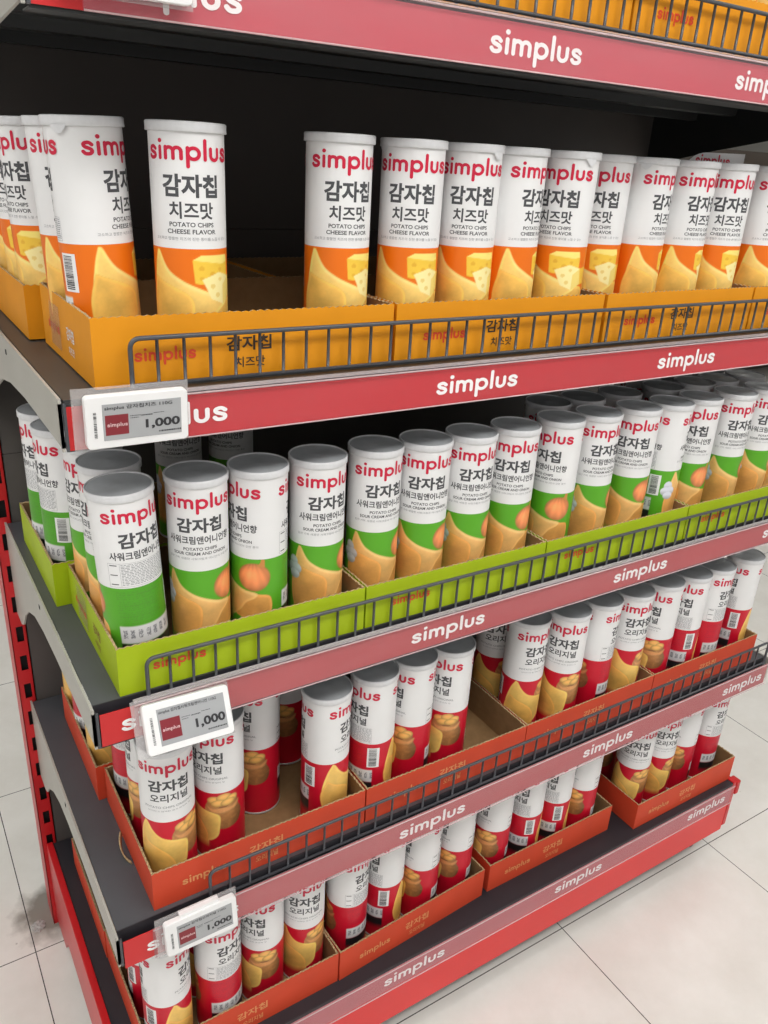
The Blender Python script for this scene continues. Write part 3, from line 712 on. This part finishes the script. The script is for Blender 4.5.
# ------------------------------------------------------------------ room
def floor_mat():
    m = bpy.data.materials.new('floor_tiles'); m.use_nodes = True; nt = m.node_tree; b = nt.nodes['Principled BSDF']; N = nt.nodes.new; Lk = nt.links.new
    tc = N('ShaderNodeTexCoord'); sp = N('ShaderNodeSeparateXYZ'); Lk(tc.outputs['Object'], sp.inputs[0])
    def joint(sock, off):
        a = N('ShaderNodeMath'); a.operation = 'ADD'; a.inputs[1].default_value = off+.508*40; Lk(sock, a.inputs[0])
        q = N('ShaderNodeMath'); q.operation = 'DIVIDE'; q.inputs[1].default_value = .508; Lk(a.outputs[0], q.inputs[0])
        f = N('ShaderNodeMath'); f.operation = 'FRACT'; Lk(q.outputs[0], f.inputs[0])
        c = N('ShaderNodeMath'); c.operation = 'SUBTRACT'; c.inputs[1].default_value = .5; Lk(f.outputs[0], c.inputs[0])
        d = N('ShaderNodeMath'); d.operation = 'ABSOLUTE'; Lk(c.outputs[0], d.inputs[0])
        g = N('ShaderNodeMath'); g.operation = 'GREATER_THAN'; g.inputs[1].default_value = .5-.0021; Lk(d.outputs[0], g.inputs[0]); return g, q
    gx, qx = joint(sp.outputs[0], .067); gy, qy = joint(sp.outputs[1], -.030)
    mx = N('ShaderNodeMath'); mx.operation = 'MAXIMUM'; Lk(gx.outputs[0], mx.inputs[0]); Lk(gy.outputs[0], mx.inputs[1])
    n1 = N('ShaderNodeTexNoise'); n1.inputs['Scale'].default_value = 5; n1.inputs['Detail'].default_value = 8; n1.inputs['Roughness'].default_value = .65; Lk(tc.outputs['Object'], n1.inputs['Vector'])
    r1 = N('ShaderNodeValToRGB'); r1.color_ramp.elements[0].position = .30; r1.color_ramp.elements[1].position = .72
    r1.color_ramp.elements[0].color = rgb(229, 226, 219); r1.color_ramp.elements[1].color = rgb(243, 241, 236); Lk(n1.outputs['Fac'], r1.inputs['Fac'])
    # specks of dirt
    n2 = N('ShaderNodeTexVoronoi'); n2.inputs['Scale'].default_value = 16; n2.feature = 'F1'; Lk(tc.outputs['Object'], n2.inputs['Vector'])
    l2 = N('ShaderNodeMath'); l2.operation = 'LESS_THAN'; l2.inputs[1].default_value = .035; Lk(n2.outputs['Distance'], l2.inputs[0])
    n3 = N('ShaderNodeTexNoise'); n3.inputs['Scale'].default_value = 7; Lk(tc.outputs['Object'], n3.inputs['Vector'])
    g3 = N('ShaderNodeMath'); g3.operation = 'GREATER_THAN'; g3.inputs[1].default_value = .54; Lk(n3.outputs['Fac'], g3.inputs[0])
    m3 = N('ShaderNodeMath'); m3.operation = 'MULTIPLY'; Lk(l2.outputs[0], m3.inputs[0]); Lk(g3.outputs[0], m3.inputs[1])
    m4 = N('ShaderNodeMath'); m4.operation = 'MULTIPLY'; m4.inputs[1].default_value = .4; Lk(m3.outputs[0], m4.inputs[0])
    a = N('ShaderNodeMixRGB'); a.inputs['Color2'].default_value = rgb(120, 114, 106); Lk(m4.outputs[0], a.inputs['Fac']); Lk(r1.outputs['Color'], a.inputs['Color1'])
    # grimy patch by the foot of the upright
    vs = N('ShaderNodeVectorMath'); vs.operation = 'DISTANCE'; vs.inputs[1].default_value = (-.018, .628, 0); Lk(tc.outputs['Object'], vs.inputs[0])
    n5 = N('ShaderNodeTexNoise'); n5.inputs['Scale'].default_value = 26; n5.inputs['Detail'].default_value = 6; Lk(tc.outputs['Object'], n5.inputs['Vector'])
    s5 = N('ShaderNodeMath'); s5.operation = 'MULTIPLY_ADD'; s5.inputs[1].default_value = .09; Lk(n5.outputs['Fac'], s5.inputs[0]); Lk(vs.outputs['Value'], s5.inputs[2])
    r5 = N('ShaderNodeMapRange'); r5.inputs['From Min'].default_value = .085; r5.inputs['From Max'].default_value = .135; r5.inputs['To Min'].default_value = .85; r5.inputs['To Max'].default_value = 0; Lk(s5.outputs[0], r5.inputs['Value'])
    a2 = N('ShaderNodeMixRGB'); a2.inputs['Color2'].default_value = rgb(112, 104, 94); Lk(r5.outputs['Result'], a2.inputs['Fac']); Lk(a.outputs[0], a2.inputs['Color1'])
    a3 = N('ShaderNodeMixRGB'); a3.inputs['Color2'].default_value = rgb(74, 70, 68); Lk(mx.outputs[0], a3.inputs['Fac']); Lk(a2.outputs[0], a3.inputs['Color1'])
    Lk(a3.outputs[0], b.inputs['Base Color']); b.inputs['Roughness'].default_value = .24; b.inputs['Specular IOR Level'].default_value = .5
    return m
FM = floor_mat()
mb = MB(); mb.add([(-6, -5, 0), (14, -5, 0), (14, 12, 0), (-6, 12, 0)], [(0, 1, 2, 3)], FM); o = mb.build('floor'); o['kind'] = 'structure'
mb = MB(); mb.add([(-6, -5, 3.6), (-6, 12, 3.6), (14, 12, 3.6), (14, -5, 3.6)], [(0, 1, 2, 3)], M['ceil']); o = mb.build('ceiling'); o['kind'] = 'structure'
wm = mat('wall_white', rgb(214, 212, 208), .7, .2, noise=.02, nscale=2)
mb = MB(); mb.add([(-6, 12, 0), (14, 12, 0), (14, 12, 3.6), (-6, 12, 3.6)], [(0, 1, 2, 3)], wm); o = mb.build('wall_back'); o['kind'] = 'structure'
mb = MB(); mb.add([(14, 12, 0), (14, -5, 0), (14, -5, 3.6), (14, 12, 3.6)], [(0, 1, 2, 3)], wm); o = mb.build('wall_right'); o['kind'] = 'structure'

# crumpled clear wrapper by the floor joint
t = empty('plastic_scrap', (-.050, .600, .001), 'crumpled clear plastic scrap lying on the grimy floor patch by the joint', 'litter')
bm = bmesh.new(); bmesh.ops.create_icosphere(bm, subdivisions=3, radius=.014)
for v in bm.verts: v.co += v.co.normalized()*RNG.normal(0, .0022); v.co.z = abs(v.co.z)*.45
me = bpy.data.meshes.new('wrapper'); bm.to_mesh(me); bm.free(); me.materials.append(M['scrap']); o = bpy.data.objects.new('wrapper', me); col.objects.link(o); o.parent = t
# far shelving beyond the right end
ft = empty('distant_shelving', (5.2, 3.3, 0), 'grey shelving far away past the right end of the top rows', 'shelf')
mb = MB(); mb.box(-.3, 2.6, .25, .30, 0, 1.78, M['fardark']); mb.build('back_panel', ft)
for z in (.2, .55, .9, 1.25):
    mb = MB(); mb.box(-.3, 2.6, -.15, .25, z, z+.04, M['far']); mb.build('shelf_board', ft)
for k, (x, w, h) in enumerate([(5.62, .34, .42), (6.02, .30, .30)]):
    t = empty('distant_carton', (x, 3.32, 1.29), ['orange carton on the distant shelving', 'second orange carton on the distant shelving'][k], 'carton')
    mb = MB(); mb.box(0, w, -.13, .16, 0, h*.6, M['box_o']); mb.build('body', t)
    mb = MB(); mb.box(-.004, w+.004, -.134, .164, h*.6, h*.6+.05, M['box_o']); bevel(mb.build('lid', t), .004)

# ------------------------------------------------------------------ light
em = bpy.data.materials.new('lamp_glow'); em.use_nodes = True
nt = em.node_tree; nt.nodes.clear(); e = nt.nodes.new('ShaderNodeEmission'); ou = nt.nodes.new('ShaderNodeOutputMaterial'); nt.links.new(e.outputs[0], ou.inputs[0])
e.inputs['Color'].default_value = (1, .985, .96, 1); e.inputs['Strength'].default_value = 6.8
k = 0
for y in (-3.2, -1.7, -.35, 1.4, 3.6):
    for x in (-3.2, -.9, 1.4, 3.7, 6.5):
        t = empty('ceiling_light', (x, y, 3.5), 'long white ceiling light panel above the aisles', 'ceiling light', 'ceiling light panels')
        mb = MB(); mb.box(-.62, .62, -.10, .10, -.004, .0, em); mb.build('diffuser', t)
        mb = MB(); mb.box(-.64, .64, -.12, .12, .001, .05, M['tagframe']); mb.build('housing', t)
def area(loc, tgt, sx, sy, p, c=(1, .985, .96)):
    l = bpy.data.lights.new('area', 'AREA'); l.shape = 'RECTANGLE'; l.size = sx; l.size_y = sy; l.energy = p; l.color = c
    o = bpy.data.objects.new('area', l); col.objects.link(o); o.location = loc
    o.rotation_euler = (Vector(tgt)-Vector(loc)).to_track_quat('-Z', 'Y').to_euler(); return o
area((.6, -1.5, 3.3), (.7, .1, .8), 3.0, .6, 46)
area((-1.6, -.6, 3.1), (0, .4, .6), .8, 2.4, 18)
w = bpy.data.worlds.new('store'); bpy.context.scene.world = w; w.use_nodes = True
w.node_tree.nodes['Background'].inputs['Color'].default_value = (1, .985, .97, 1); w.node_tree.nodes['Background'].inputs['Strength'].default_value = .55

# ------------------------------------------------------------------ camera
yaw, pitch, roll, f = 0.58219557, 0.40787099, 0.05879487, 811.918
F = Vector((math.sin(yaw)*math.cos(pitch), math.cos(yaw)*math.cos(pitch), -math.sin(pitch)))
r_ = F.cross(Vector((0, 0, 1))).normalized(); u_ = r_.cross(F)
c_, s_ = math.cos(roll), math.sin(roll); rx = c_*r_+s_*u_; ux = -s_*r_+c_*u_
cd = bpy.data.cameras.new('camera'); cam = bpy.data.objects.new('camera', cd); col.objects.link(cam)
cam.matrix_world = Matrix(((rx.x, ux.x, -F.x, CAM.x), (rx.y, ux.y, -F.y, CAM.y), (rx.z, ux.z, -F.z, CAM.z), (0, 0, 0, 1)))
cd.sensor_fit = 'VERTICAL'; cd.sensor_height = 24; cd.lens = f/1024*24; cd.clip_start = .02; cd.clip_end = 60
bpy.context.scene.camera = cam
sc = bpy.context.scene; sc.view_settings.view_transform = 'Standard'; sc.view_settings.look = 'None'; sc.view_settings.exposure = 0.0
